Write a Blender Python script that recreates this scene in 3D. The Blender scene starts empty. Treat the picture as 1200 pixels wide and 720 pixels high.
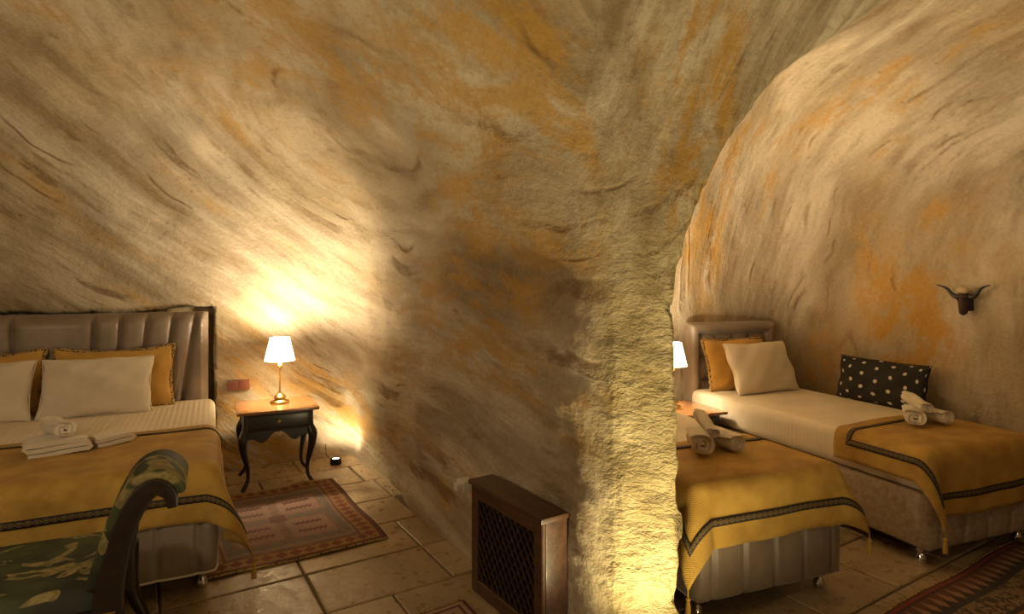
import bpy, bmesh, math, random
import numpy as np
from mathutils import Vector, Matrix

random.seed(7)
rng = np.random.default_rng(11)
scene = bpy.context.scene
COL = scene.collection

# ------------------------------------------------------------------ camera, world, exposure
CAM_H = 1.55
cam_d = bpy.data.cameras.new('camera')
cam = bpy.data.objects.new('camera', cam_d)
COL.objects.link(cam)
cam.location = (0, 0, CAM_H)
cam.rotation_euler = (math.radians(90), 0, 0)
cam_d.sensor_width = 36.0
cam_d.lens = 36.0 * 700 / 1200
cam_d.shift_y = -30 / 1200
cam_d.clip_start = 0.05
scene.camera = cam

world = bpy.data.worlds.new('world')
scene.world = world
world.use_nodes = True
world.node_tree.nodes['Background'].inputs[0].default_value = (0.02, 0.016, 0.01, 1)
world.node_tree.nodes['Background'].inputs[1].default_value = 0.2

scene.view_settings.view_transform = 'Standard'
scene.view_settings.look = 'None'
scene.view_settings.gamma = 1
scene.view_settings.use_curve_mapping = False
scene.view_settings.exposure = 0.0

WARM = (1.0, 0.81, 0.54)
# power (watts) of every lamp, the place's own and the added ones
P_TABLE = 92          # each table lamp bulb
P_CORNER = 22          # floor spot by the nightstand
P_PILLAR = 42         # floor spot at the foot of the pillar
P_VAULT_FILL = 135        # added hidden lamp that brightens the right-hand vault
P_FILL = 62        # added fill lamps, out of view in the hall

# ------------------------------------------------------------------ frames of the two rooms
def frame(deg):
    a = math.radians(deg)
    return (math.cos(a), math.sin(a)), (-math.sin(a), math.cos(a))
TH1, TH2, TH3 = 26.57, 20.4, 31.7
R1, D1 = frame(TH1)
R2, D2 = frame(TH2)
R3, D3 = frame(TH3)
def at1(u, v, z=0): return (R1[0]*u + D1[0]*v, R1[1]*u + D1[1]*v, z)
def at2(u, v, z=0): return (R2[0]*u + D2[0]*v, R2[1]*u + D2[1]*v, z)
def at3(u, v, z=0): return (R3[0]*u + D3[0]*v, R3[1]*u + D3[1]*v, z)

# ------------------------------------------------------------------ node helper
class X:
    """a socket with arithmetic"""
    def __init__(s, nt, sock): s.nt, s.s = nt, sock
    def _m(s, op, *a):
        n = s.nt.nodes.new('ShaderNodeMath'); n.operation = op
        for i, v in enumerate((s,) + a):
            if isinstance(v, X): s.nt.links.new(v.s, n.inputs[i])
            else: n.inputs[i].default_value = v
        return X(s.nt, n.outputs[0])
    def __add__(s, o): return s._m('ADD', o)
    def __sub__(s, o): return s._m('SUBTRACT', o)
    def __mul__(s, o): return s._m('MULTIPLY', o)
    def __truediv__(s, o): return s._m('DIVIDE', o)
    def abs(s): return s._m('ABSOLUTE')
    def fract(s): return s._m('FRACT')
    def floor(s): return s._m('FLOOR')
    def sin(s): return s._m('SINE')
    def lt(s, o): return s._m('LESS_THAN', o)
    def gt(s, o): return s._m('GREATER_THAN', o)
    def mx(s, o): return s._m('MAXIMUM', o)
    def mn(s, o): return s._m('MINIMUM', o)
    def pw(s, o): return s._m('POWER', o)
    def inv(s): return (s * -1.0) + 1.0
    def ramp(s, a, b, c=0.0, d=1.0):
        n = s.nt.nodes.new('ShaderNodeMapRange'); n.interpolation_type = 'SMOOTHSTEP'
        s.nt.links.new(s.s, n.inputs[0])
        for i, v in enumerate((a, b, c, d)): n.inputs[i+1].default_value = v
        return X(s.nt, n.outputs[0])

class M:
    def __init__(m, name, rough=0.8, **kw):
        m.mat = bpy.data.materials.new(name); m.mat.use_nodes = True
        m.nt = m.mat.node_tree
        m.b = m.nt.nodes['Principled BSDF']
        m.b.inputs['Roughness'].default_value = rough
        for k, v in kw.items():
            m.b.inputs[k.replace('_', ' ')].default_value = v
        m.tc = m.nt.nodes.new('ShaderNodeTexCoord')
    def obj(m): return m.tc.outputs['Object']
    def uv(m):
        sp = m.nt.nodes.new('ShaderNodeSeparateXYZ'); m.nt.links.new(m.tc.outputs['UV'], sp.inputs[0])
        return X(m.nt, sp.outputs[0]), X(m.nt, sp.outputs[1])
    def xyz(m, sock=None):
        sp = m.nt.nodes.new('ShaderNodeSeparateXYZ'); m.nt.links.new(sock or m.obj(), sp.inputs[0])
        return [X(m.nt, sp.outputs[i]) for i in range(3)]
    def comb(m, a, b, c=0.0):
        n = m.nt.nodes.new('ShaderNodeCombineXYZ')
        for i, v in enumerate((a, b, c)):
            if isinstance(v, X): m.nt.links.new(v.s, n.inputs[i])
            else: n.inputs[i].default_value = v
        return n.outputs[0]
    def noise(m, scale, detail=4, rough=0.55, dist=0.0, vec=None, out=0):
        n = m.nt.nodes.new('ShaderNodeTexNoise')
        m.nt.links.new(vec or m.obj(), n.inputs['Vector'])
        n.inputs['Scale'].default_value = scale; n.inputs['Detail'].default_value = detail
        n.inputs['Roughness'].default_value = rough; n.inputs['Distortion'].default_value = dist
        return X(m.nt, n.outputs[out])
    def voro(m, scale, vec=None, feature='F1', out=0, rnd=1.0):
        n = m.nt.nodes.new('ShaderNodeTexVoronoi'); n.feature = feature
        m.nt.links.new(vec or m.obj(), n.inputs['Vector'])
        n.inputs['Scale'].default_value = scale; n.inputs['Randomness'].default_value = rnd
        return X(m.nt, n.outputs[out])
    def vm(m, op, a, b=None, scale=None):
        n = m.nt.nodes.new('ShaderNodeVectorMath'); n.operation = op
        for i, v in enumerate((a, b)):
            if v is None: continue
            if isinstance(v, X): v = v.s
            if isinstance(v, tuple): n.inputs[i].default_value = v
            else: m.nt.links.new(v, n.inputs[i])
        if scale is not None:
            if isinstance(scale, X): m.nt.links.new(scale.s, n.inputs['Scale'])
            else: n.inputs['Scale'].default_value = scale
        return n.outputs['Value'] if op in ('DOT_PRODUCT', 'LENGTH') else n.outputs[0]
    def mix(m, f, a, b, mode='MIX'):
        n = m.nt.nodes.new('ShaderNodeMix'); n.data_type = 'RGBA'; n.blend_type = mode
        for key, v in ((0, f), (6, a), (7, b)):
            if isinstance(v, X): m.nt.links.new(v.s, n.inputs[key])
            elif isinstance(v, (int, float)): n.inputs[key].default_value = v
            elif isinstance(v, tuple): n.inputs[key].default_value = (*v, 1)[:4]
            else: m.nt.links.new(v, n.inputs[key])
        return n.outputs[2]
    def attr(m, name):
        n = m.nt.nodes.new('ShaderNodeAttribute'); n.attribute_name = name
        return X(m.nt, n.outputs['Fac'])
    def color(m, c):
        if isinstance(c, tuple): m.b.inputs['Base Color'].default_value = (*c, 1)[:4]
        else: m.nt.links.new(c, m.b.inputs['Base Color'])
        return m
    def rough(m, x): m.nt.links.new(x.s, m.b.inputs['Roughness']); return m
    def bump(m, h, strength=0.5, dist=0.01):
        n = m.nt.nodes.new('ShaderNodeBump')
        n.inputs['Strength'].default_value = strength; n.inputs['Distance'].default_value = dist
        m.nt.links.new(h.s, n.inputs['Height']); m.nt.links.new(n.outputs[0], m.b.inputs['Normal'])
        return m

# ------------------------------------------------------------------ materials
MAT = {}
def build_stone(coarse):
    # carved tuff of walls and vaults; the pillar adds a coarser, yellower stone
    m = M('coarse_carved_stone' if coarse else 'carved_stone', 0.9); m.b.inputs['Specular IOR Level'].default_value = 0.2
    co = m.obj()
    warp = m.vm('SCALE', m.vm('SUBTRACT', m.noise(0.55, 2, 0.5, out=1), (0.5, 0.5, 0.5)), scale=0.3)
    cw = m.vm('ADD', co, warp)
    wr = m.attr('wr'); wp = m.attr('wp')
    nmix = m.mix(wr, (0.545, 0.248, 0.797), (0.63, 0.0, -0.78))
    nmix = m.vm('NORMALIZE', nmix)
    dt = X(m.nt, m.vm('DOT_PRODUCT', nmix, cw))
    def stretched(along, across):
        a = m.vm('SCALE', cw, scale=along)
        b = m.vm('SCALE', nmix, scale=dt * (across - along))
        return m.vm('ADD', a, b)
    s1 = stretched(0.4, 2.8)
    s2 = stretched(1.0, 9.0)
    broad = m.noise(0.8, 3, 0.5)
    streak = m.noise(1.5, 6, 0.6, 0.1, vec=s1)
    fine = m.noise(1.6, 6, 0.7, 0.1, vec=s2)
    base = m.mix(broad.ramp(0.36, 0.64), (0.35, 0.285, 0.195), (0.43, 0.34, 0.21))
    base = m.mix(streak.ramp(0.44, 0.66) * 0.85, base, (0.60, 0.515, 0.38))
    base = m.mix(streak.ramp(0.47, 0.32) * 0.7, base, (0.22, 0.15, 0.07))
    base = m.mix((fine.ramp(0.52, 0.28)) * 0.5, base, (0.20, 0.13, 0.06))
    # ochre stains
    st = m.noise(1.1, 4, 0.55, 0.3, vec=stretched(0.45, 2.0))
    st2 = m.noise(4.0, 7, 0.72, 0.2, vec=stretched(0.6, 2.4))
    ochre = st.ramp(0.48, 0.64) * st2.ramp(0.42, 0.58)
    base = m.mix(ochre * (wr * 0.15 + 0.75), base, (0.46, 0.25, 0.04))
    # dark seams
    dw = dt + (m.noise(0.9, 3, 0.5) - 0.5) * 0.45
    sv = m.noise(1.0, 2, 0.5, 0.0, vec=m.comb(0.0, 0.0, dw * 4.5))
    seam = (sv - 0.5).abs().ramp(0.0, 0.03, 1.0, 0.0) * m.noise(1.8, 2, 0.5).ramp(0.50, 0.66) * st2.ramp(0.40, 0.58)
    base = m.mix(seam * 0.75, base, (0.17, 0.095, 0.035))
    pit = m.voro(9.0, vec=cw).ramp(0.05, 0.16, 1.0, 0.0) * m.noise(2.0, 2).ramp(0.55, 0.65)
    base = m.mix(pit * 0.5, base, (0.17, 0.10, 0.04))
    grain = m.noise(38, 4, 0.7)
    base = m.mix(grain.ramp(0.5, 0.25) * 0.32, base, (0.19, 0.125, 0.055))
    base = m.mix(grain.ramp(0.52, 0.75) * 0.2, base, (0.62, 0.54, 0.40))
    if coarse: base = m.mix(wp * 0.75, base, m.mix(m.noise(7, 6, 0.65).ramp(0.35, 0.65), (0.30, 0.23, 0.09), (0.45, 0.365, 0.18)))
    m.color(base)
    h = fine * 0.5 + streak * 0.5 + m.noise(22, 5, 0.68) * 0.42 - seam * 0.35
    if coarse: h = h + (m.noise(1.0, 6, 0.68, 0.15, vec=m.vm('MULTIPLY', co, (5.0, 5.0, 9.0))) * wp * wp) * 4.0
    m.bump(h, 0.75, 0.03)
    MAT['coarse_stone' if coarse else 'stone'] = m.mat

def build_materials():
    build_stone(False); build_stone(True)
    # --- floor
    m = M('floor_tile_stone', 0.45)
    rnd = m.nt.nodes.new('ShaderNodeObjectInfo')
    off = m.vm('SCALE', m.vm('ADD', (1, 1, 1), (0.3, 0.7, 0.1)), scale=X(m.nt, rnd.outputs['Random']) * 37.0)
    c2 = m.vm('ADD', m.obj(), off)
    n1 = m.noise(2.5, 6, 0.6, 0.5, vec=c2); n2 = m.noise(16, 6, 0.7, vec=c2)
    c = m.mix(n1.ramp(0.3, 0.7), (0.29, 0.205, 0.115), (0.46, 0.345, 0.20))
    c = m.mix(n2.ramp(0.50, 0.34) * 0.35, c, (0.18, 0.12, 0.06))
    pits = m.voro(14, vec=c2).ramp(0.06, 0.2, 1.0, 0.0) * m.noise(3, 3, vec=c2).ramp(0.56, 0.68)
    c = m.mix(pits * 0.45, c, (0.13, 0.085, 0.045))
    c = m.mix(X(m.nt, rnd.outputs['Random']) * 0.35, c, (0.22, 0.15, 0.07))
    m.color(c); m.rough(n2.ramp(0.3, 0.7, 0.22, 0.5)); m.bump(n2 * 0.5 + n1 * 0.8 - pits * 0.8, 0.5, 0.012)
    MAT['tile'] = m.mat
    m = M('floor_mortar', 0.95); m.color(m.mix(m.noise(20, 4).ramp(0.3, 0.7), (0.09, 0.06, 0.03), (0.16, 0.11, 0.06))); MAT['mortar'] = m.mat

    # --- textiles
    def weave(name, c1, c2, rough=0.85, sc=140, sheen=0.3, bump=0.25, lum=0.0):
        m = M(name, rough); m.b.inputs['Sheen Weight'].default_value = sheen
        u, v = m.uv()
        w = (u * (sc*6.28)).sin() * (v * (sc*6.28)).sin()
        n = m.noise(6, 5, 0.6)
        f = m.noise(60, 3, 0.6)
        m.color(m.mix(n.ramp(0.35, 0.65) * 0.8 + f * 0.2, c1, c2))
        m.bump(w * 0.3 + f * 0.5 + n * 0.6, bump, 0.006)
        return m.mat
    MAT['gold'] = weave('gold_blanket_cloth', (0.36, 0.20, 0.027), (0.54, 0.325, 0.056), 0.7, 90, 0.05, 0.6)
    MAT['sham'] = weave('gold_satin_cloth', (0.50, 0.27, 0.04), (0.62, 0.36, 0.07), 0.6, 60, 0.2, 0.3)
    MAT['white'] = weave('white_cotton', (0.70, 0.62, 0.49), (0.78, 0.70, 0.57), 0.9, 80, 0.1, 0.2)
    MAT['towel'] = weave('white_terry', (0.68, 0.60, 0.47), (0.78, 0.70, 0.56), 0.95, 200, 0.3, 0.9)
    m = M('ribbed_white_sheet', 0.9)
    x, y, z = m.xyz()
    rib = (x * 190.0).sin() * 0.5 + (y * 190.0).sin() * 0.3
    m.color(m.mix(m.noise(3, 3).ramp(0.3, 0.7), (0.70, 0.61, 0.47), (0.78, 0.69, 0.55))); m.bump(rib + m.noise(5, 3) * 2.0, 0.3, 0.006)
    MAT['sheet'] = m.mat
    m = M('taupe_velvet', 0.42); m.b.inputs['Sheen Weight'].default_value = 0.5; m.b.inputs['Sheen Roughness'].default_value = 0.4
    n = m.noise(4, 5, 0.6); m.color(m.mix(n.ramp(0.3, 0.7), (0.20, 0.150, 0.105), (0.27, 0.205, 0.145)))
    m.bump(m.noise(90, 3) + n * 0.5, 0.15, 0.004); MAT['velvet'] = m.mat
    m = M('tan_base_cloth', 0.8); n = m.noise(40, 5, 0.7)
    m.color(m.mix(n.ramp(0.35, 0.65), (0.30, 0.225, 0.15), (0.42, 0.33, 0.23))); m.bump(n, 0.3, 0.005); MAT['basecloth'] = m.mat
    # woven band with a key pattern (u along in metres, v 0..1 across)
    m = M('key_pattern_band', 0.8)
    u, v = m.uv()
    w1 = (u * 100.0).sin() * 0.24 + 0.5
    b1 = (v - w1).abs().lt(0.055); b2 = (v + w1 - 1.0).abs().lt(0.055)
    dot = ((u * 100.0).sin().abs().gt(0.85)) * (v - 0.5).abs().lt(0.09)
    msk = b1.mx(b2).mx(dot) * (v - 0.5).abs().lt(0.40)
    m.color(m.mix(msk * 0.6, (0.022, 0.015, 0.010), (0.26, 0.17, 0.05))); MAT['band'] = m.mat
    # fringe of black and gold thread
    m = M('black_gold_fringe', 0.8); n = m.voro(55)
    m.color(m.mix(n.ramp(0.25, 0.45), (0.03, 0.02, 0.012), (0.42, 0.27, 0.08))); m.bump(n, 0.8, 0.01); MAT['fringe'] = m.mat
    # chaise brocade
    m = M('green_leaf_brocade', 0.7)
    sc = m.noise(2.6, 2, 0.4, 2.2); s2_ = m.noise(5.0, 2, 0.4, 2.6)
    leaf = (sc - 0.55).abs().ramp(0.03, 0.045, 1.0, 0.0)
    leaf2 = s2_.ramp(0.61, 0.635)
    veins = (m.noise(30, 2).ramp(0.4, 0.6))
    g = m.mix(m.noise(3, 3).ramp(0.42, 0.58), (0.012, 0.016, 0.005), (0.045, 0.055, 0.012))
    c = m.mix(leaf, g, m.mix(veins, (0.16, 0.125, 0.035), (0.26, 0.20, 0.07)))
    c = m.mix(leaf2, c, m.mix(veins, (0.10, 0.105, 0.03), (0.22, 0.17, 0.06)))
    m.color(c); m.bump(leaf + leaf2, 0.3, 0.004); MAT['brocade'] = m.mat
    # dotted cushion: printed pale dots on black
    m = M('black_dotted_cloth', 0.75)
    u, v = m.uv()
    uu = u * 9.0; row = (uu).floor()
    vv = v * 5.0 + (row._m('MODULO', 2.0)) * 0.5
    du = (uu.fract() - 0.5); dv = (vv.fract() - 0.5)
    d = (du * du + dv * dv).pw(0.5)
    m.color(m.mix(d.ramp(0.10, 0.17, 1.0, 0.0), (0.008, 0.007, 0.006), (0.62, 0.58, 0.48))); MAT['dots'] = m.mat

    # --- wood, metal, others
    def wood(name, c1, c2, rough=0.35, axis=(1.5, 14, 14)):
        m = M(name, rough)
        v = m.vm('MULTIPLY', m.obj(), axis)
        n = m.noise(2.0, 6, 0.65, 1.2, vec=v)
        m.color(m.mix(n.ramp(0.3, 0.7), c1, c2)); m.bump(n, 0.12, 0.004)
        m.b.inputs['Coat Weight'].default_value = 0.25; m.b.inputs['Coat Roughness'].default_value = 0.2
        return m.mat
    MAT['darkwood'] = wood('dark_stained_wood', (0.007, 0.0035, 0.0025), (0.020, 0.009, 0.005), 0.38)
    MAT['topwood'] = wood('polished_brown_wood', (0.15, 0.065, 0.022), (0.27, 0.125, 0.045), 0.2)
    MAT['boxwood'] = wood('reddish_brown_wood', (0.045, 0.019, 0.009), (0.10, 0.043, 0.019), 0.45)
    MAT['slatwood'] = wood('dark_lattice_wood', (0.018, 0.009, 0.005), (0.04, 0.019, 0.009), 0.5, (9, 9, 9))
    m = M('black_void_panel', 0.9); m.color(m.mix(m.noise(10), (0.006, 0.005, 0.004), (0.012, 0.01, 0.008))); MAT['black'] = m.mat
    m = M('aged_brass', 0.28); m.b.inputs['Metallic'].default_value = 1.0
    m.color(m.mix(m.noise(25, 4).ramp(0.3, 0.7), (0.55, 0.36, 0.10), (0.72, 0.50, 0.19))); MAT['brass'] = m.mat
    m = M('chrome', 0.15); m.b.inputs['Metallic'].default_value = 1.0; m.color(m.mix(m.noise(30), (0.6, 0.58, 0.55), (0.75, 0.73, 0.7))); MAT['chrome'] = m.mat
    m = M('brown_plastic', 0.4); m.color(m.mix(m.noise(30), (0.12, 0.035, 0.018), (0.16, 0.05, 0.025))); MAT['brownplastic'] = m.mat
    m = M('white_plastic', 0.4); m.color(m.mix(m.noise(30), (0.6, 0.55, 0.47), (0.68, 0.63, 0.54))); MAT['whiteplastic'] = m.mat
    m = M('dark_horn', 0.4); m.color(m.mix(m.noise(1, 4, vec=m.vm('MULTIPLY', m.obj(), (60, 8, 8))).ramp(0.3, 0.7), (0.012, 0.009, 0.008), (0.045, 0.03, 0.025))); MAT['horn'] = m.mat
    m = M('old_bone', 0.7); m.color(m.mix(m.noise(25, 4), (0.46, 0.34, 0.17), (0.60, 0.46, 0.27))); MAT['bone'] = m.mat
    m = M('dark_hide', 0.8); m.color(m.mix(m.noise(40, 4), (0.035, 0.014, 0.010), (0.075, 0.03, 0.02))); MAT['hide'] = m.mat
    # glowing shade and lenses
    def glow(name, col, s):
        m = M(name, 0.8); m.color((0.8, 0.75, 0.65))
        m.b.inputs['Emission Color'].default_value = (*col, 1)
        n = m.noise(120, 2)
        m.nt.links.new((n * 0.2 * s + s * 0.9).s if False else (n * (0.2 * s) + 0.9 * s).s, m.b.inputs['Emission Strength'])
        return m.mat
    MAT['shade'] = glow('lit_lamp_shade', (1.0, 0.80, 0.52), 4.0)
    MAT['lens'] = glow('lit_spot_lens', (1.0, 0.82, 0.5), 12.0)

    # --- rugs (uv in metres)
    def rug_base(name): return M(name, 0.95)
    m = rug_base('pink_medallion_rug'); RW, RL = 1.02, 1.27
    u, v = m.uv()
    du = ((u - RW/2).abs() * -1.0) + RW/2; dv = ((v - RL/2).abs() * -1.0) + RL/2
    de = du.mn(dv)                                            # distance from edge
    nz = m.noise(35, 4, 0.6); n2 = m.noise(4, 4)
    field = m.mix(nz.ramp(0.35, 0.65), (0.17, 0.095, 0.055), (0.25, 0.15, 0.09))
    # four pink blocks with a dark heart, thin blue frames
    bu = ((u - RW/2).abs() - 0.155).abs(); bv = ((v - RL/2).abs() - 0.20).abs()
    blk = (bu / 0.11).mx(bv / 0.13)
    field = m.mix(((blk - 1.55).abs().lt(0.10)) * 0.8, field, (0.12, 0.13, 0.125))
    field = m.mix(((blk - 1.9).abs().lt(0.10)) * 0.6, field, (0.30, 0.22, 0.13))
    field = m.mix(blk.lt(1.15), field, (0.29, 0.165, 0.115))
    zz = (((u * 32.0).fract() - 0.5).abs() * 0.05)
    bar = ((bv + zz - 0.075).abs().lt(0.018)) * bu.lt(0.085)
    field = m.mix(bar, field, (0.12, 0.03, 0.018))
    gr = ((u * 26.0).sin() * (v * 26.0).sin()).gt(0.35) * blk.gt(2.1)
    field = m.mix(gr * 0.5, field, (0.11, 0.10, 0.085))
    cx_ = ((u - RW/2).abs() / 0.05).mx((v - RL/2).abs() / 0.06)
    field = m.mix(cx_.lt(1.0), field, (0.13, 0.05, 0.035))
    # border: ochre ground with red diamonds, red guard lines
    t = (du.lt(dv)); along = t * v + t.inv() * u
    ph = (along * 13.0).fract() - 0.5
    dia = ph.abs() * 2.0 + ((de - 0.085).abs() / 0.045)
    bord = m.mix(dia.lt(0.95), (0.33, 0.185, 0.05), (0.19, 0.035, 0.015))
    c = m.mix(de.lt(0.145), field, (0.17, 0.045, 0.02)); c = m.mix(de.lt(0.13), c, bord)
    c = m.mix(de.lt(0.035), c, (0.15, 0.035, 0.018)); c = m.mix(de.lt(0.012), c, (0.06, 0.035, 0.025))
    c = m.mix(n2 * 0.6, c, (0.085, 0.06, 0.042)); m.color(c); m.bump(nz, 0.5, 0.006); MAT['rug_pink'] = m.mat

    m = rug_base('striped_kilim'); u, v = m.uv()              # v = distance from far edge
    nz = m.noise(40, 4, 0.6)
    saw = (u * 13.0).fract()
    c = m.mix(nz, (0.23, 0.10, 0.045), (0.30, 0.145, 0.06))
    def stripe(c, a, b, col): return m.mix(v.gt(a) * v.lt(b), c, col)
    c = stripe(c, 0.0, 0.014, (0.055, 0.02, 0.012)); c = stripe(c, 0.014, 0.032, (0.19, 0.025, 0.016)); c = stripe(c, 0.032, 0.045, (0.04, 0.022, 0.016))
    c = m.mix(v.gt(0.045) * v.lt(0.145) * ((saw - 0.5).abs() * 0.2 + 0.048).lt(v), c, (0.27, 0.145, 0.075))
    c = m.mix(v.gt(0.045) * v.lt(0.145) * ((saw - 0.5).abs() * 0.2 + 0.045).gt(v), c, (0.11, 0.04, 0.025))
    c = m.mix(v.gt(0.095) * v.lt(0.145) * ((saw - 0.5).abs() * -0.12 + 0.15).lt(v), c, (0.03, 0.022, 0.018))
    c = stripe(c, 0.145, 0.175, (0.025, 0.028, 0.03))
    mot = m.noise(38, 3, 0.5, 0.8).ramp(0.46, 0.52)
    c = m.mix(v.gt(0.175) * v.lt(0.30), c, m.mix(mot, (0.045, 0.035, 0.025), (0.21, 0.15, 0.075)))
    c = stripe(c, 0.30, 0.325, (0.025, 0.02, 0.018)); c = stripe(c, 0.325, 0.42, (0.30, 0.10, 0.03)); c = stripe(c, 0.42, 0.45, (0.028, 0.02, 0.018))
    c = stripe(c, 0.45, 0.55, (0.33, 0.13, 0.035)); c = stripe(c, 0.55, 0.58, (0.05, 0.03, 0.02))
    c = m.mix(nz * 0.3, c, (0.12, 0.06, 0.03)); m.color(c); m.bump(nz, 0.4, 0.006); MAT['kilim'] = m.mat

    m = rug_base('red_line_rug'); u, v = m.uv()
    RW2, RL2 = 1.0, 1.6
    du = ((u - RW2/2).abs() * -1.0) + RW2/2; dv = ((v - RL2/2).abs() * -1.0) + RL2/2; de = du.mn(dv); nz = m.noise(35, 4)
    c = m.mix(nz, (0.26, 0.17, 0.10), (0.34, 0.23, 0.14))
    for a, b in ((0.0, 0.012), (0.035, 0.05), (0.085, 0.105)): c = m.mix(de.gt(a) * de.lt(b), c, (0.12, 0.03, 0.02))
    c = m.mix(de.gt(0.15), c, m.mix(m.noise(14, 3, 0.5, 1.0).ramp(0.46, 0.54), (0.15, 0.045, 0.03), (0.28, 0.17, 0.10)))
    m.color(c); m.bump(nz, 0.4, 0.006); MAT['rug_red'] = m.mat
build_materials()

# ------------------------------------------------------------------ geometry helpers
def link(name, me, mat, parent=None, smooth=True):
    o = bpy.data.objects.new(name, me); COL.objects.link(o)
    if mat: me.materials.append(MAT[mat] if isinstance(mat, str) else mat)
    if parent: o.parent = parent
    if smooth and len(me.polygons): me.polygons.foreach_set('use_smooth', [True]*len(me.polygons))
    return o
def mesh(name, verts, faces, uvs=None):
    me = bpy.data.meshes.new(name)
    me.from_pydata([tuple(map(float, v)) for v in verts], [], [tuple(map(int, f)) for f in faces])
    if uvs is not None:
        l = me.uv_layers.new(name='uv')
        vi = np.empty(len(me.loops), np.int32); me.loops.foreach_get('vertex_index', vi)
        l.data.foreach_set('uv', np.asarray(uvs, np.float32)[vi].ravel())
    me.update(); return me
def tag(o, label=None, cat=None, group=None, kind=None):
    if label: o['label'] = label
    if cat: o['category'] = cat
    if group: o['group'] = group
    if kind: o['kind'] = kind
    return o
def thing(name, label, cat, loc, deg=0.0, group=None):
    o = bpy.data.objects.new(name, None); COL.objects.link(o)
    o.location = loc; o.rotation_euler = (0, 0, math.radians(deg)); o.empty_display_size = 0.1
    return tag(o, label, cat, group)
def put(o, loc, rot=(0, 0, 0)):
    o.location = loc; o.rotation_euler = tuple(math.radians(a) for a in rot); return o

def autosmooth(me, ang=40):
    me.set_sharp_from_angle(angle=math.radians(ang)) if hasattr(me, 'set_sharp_from_angle') else None
def box_me(name, x0, x1, y0, y1, z0, z1, bev=0.005, seg=2):
    bm = bmesh.new(); bmesh.ops.create_cube(bm, size=1)
    for v in bm.verts:
        v.co = ((x0+x1)/2 + v.co.x*(x1-x0), (y0+y1)/2 + v.co.y*(y1-y0), (z0+z1)/2 + v.co.z*(z1-z0))
    if bev: bmesh.ops.bevel(bm, geom=bm.edges[:], offset=bev, segments=seg, profile=0.6, affect='EDGES')
    me = bpy.data.meshes.new(name); bm.to_mesh(me); bm.free()
    return me
def box(name, x0, x1, y0, y1, z0, z1, mat, parent=None, bev=0.005, seg=2):
    me = box_me(name, x0, x1, y0, y1, z0, z1, bev, seg)
    o = link(name, me, mat, parent); autosmooth(me, 35); return o
def lathe(name, prof, mat, parent=None, seg=24, closed=False):
    vs, fs = [], []
    for r, z in prof:
        for k in range(seg):
            a = 2*math.pi*k/seg; vs.append((r*math.cos(a), r*math.sin(a), z))
    n = len(prof)
    for i in range(n if closed else n-1):
        j = (i+1) % n
        for k in range(seg):
            l = (k+1) % seg; fs.append((i*seg+k, i*seg+l, j*seg+l, j*seg+k))
    if not closed:
        if prof[0][0] > 1e-4: fs.append(tuple(range(seg))[::-1])
        if prof[-1][0] > 1e-4: fs.append(tuple((n-1)*seg+k for k in range(seg)))
    me = mesh(name, vs, fs); o = link(name, me, mat, parent); autosmooth(me, 50); return o
def tube_data(pts, rad, seg=8, close=False, squash=None):
    P = [Vector(p) for p in pts]; n = len(P)
    rad = [rad]*n if isinstance(rad, (int, float)) else rad
    up = Vector((0.13, 0.2, 1)); vs, fs, prev = [], [], None
    for i in range(n):
        t = (P[(i+1) % n] - P[i-1]) if close else (P[min(i+1, n-1)] - P[max(i-1, 0)])
        t.normalize()
        if prev is None:
            a = t.cross(up if abs(t.dot(up.normalized())) < 0.9 else Vector((1, 0, 0))).normalized()
        else:
            a = (prev - t*prev.dot(t)).normalized()
        prev = a; b = t.cross(a)
        for k in range(seg):
            g = 2*math.pi*k/seg
            vs.append(tuple(P[i] + (a*math.cos(g) + b*math.sin(g))*rad[i]))
    for i in range(n if close else n-1):
        j = (i+1) % n
        for k in range(seg):
            l = (k+1) % seg; fs.append((i*seg+k, i*seg+l, j*seg+l, j*seg+k))
    if not close:
        fs.append(tuple(range(seg))[::-1]); fs.append(tuple((n-1)*seg+k for k in range(seg)))
    return vs, fs
def tube(name, pts, rad, mat, parent=None, seg=8, close=False):
    vs, fs = tube_data(pts, rad, seg, close)
    me = mesh(name, vs, fs); o = link(name, me, mat, parent); autosmooth(me, 60); return o
def smooth_path(pts, n=8):
    P = np.array(pts, float); out = []
    for i in range(len(P)-1):
        p0, p1, p2, p3 = P[max(i-1, 0)], P[i], P[i+1], P[min(i+2, len(P)-1)]
        for k in range(n):
            t = k/n
            out.append(0.5*((2*p1) + (-p0+p2)*t + (2*p0-5*p1+4*p2-p3)*t*t + (-p0+3*p1-3*p2+p3)*t**3))
    out.append(P[-1]); return np.array(out)
def surf(name, fn, us, vs_, mat, parent=None, uvfn=None, thick=0.0):
    nu, nv = len(us), len(vs_); V, U = [], []
    for a in us:
        for b in vs_:
            V.append(fn(a, b)); U.append(uvfn(a, b) if uvfn else (a, b))
    F = [(i*nv+j, (i+1)*nv+j, (i+1)*nv+j+1, i*nv+j+1) for i in range(nu-1) for j in range(nv-1)]
    me = mesh(name, V, F, U); o = link(name, me, mat, parent)
    if thick:
        md = o.modifiers.new('thickness', 'SOLIDIFY'); md.thickness = thick; md.offset = 0
    return o
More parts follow.
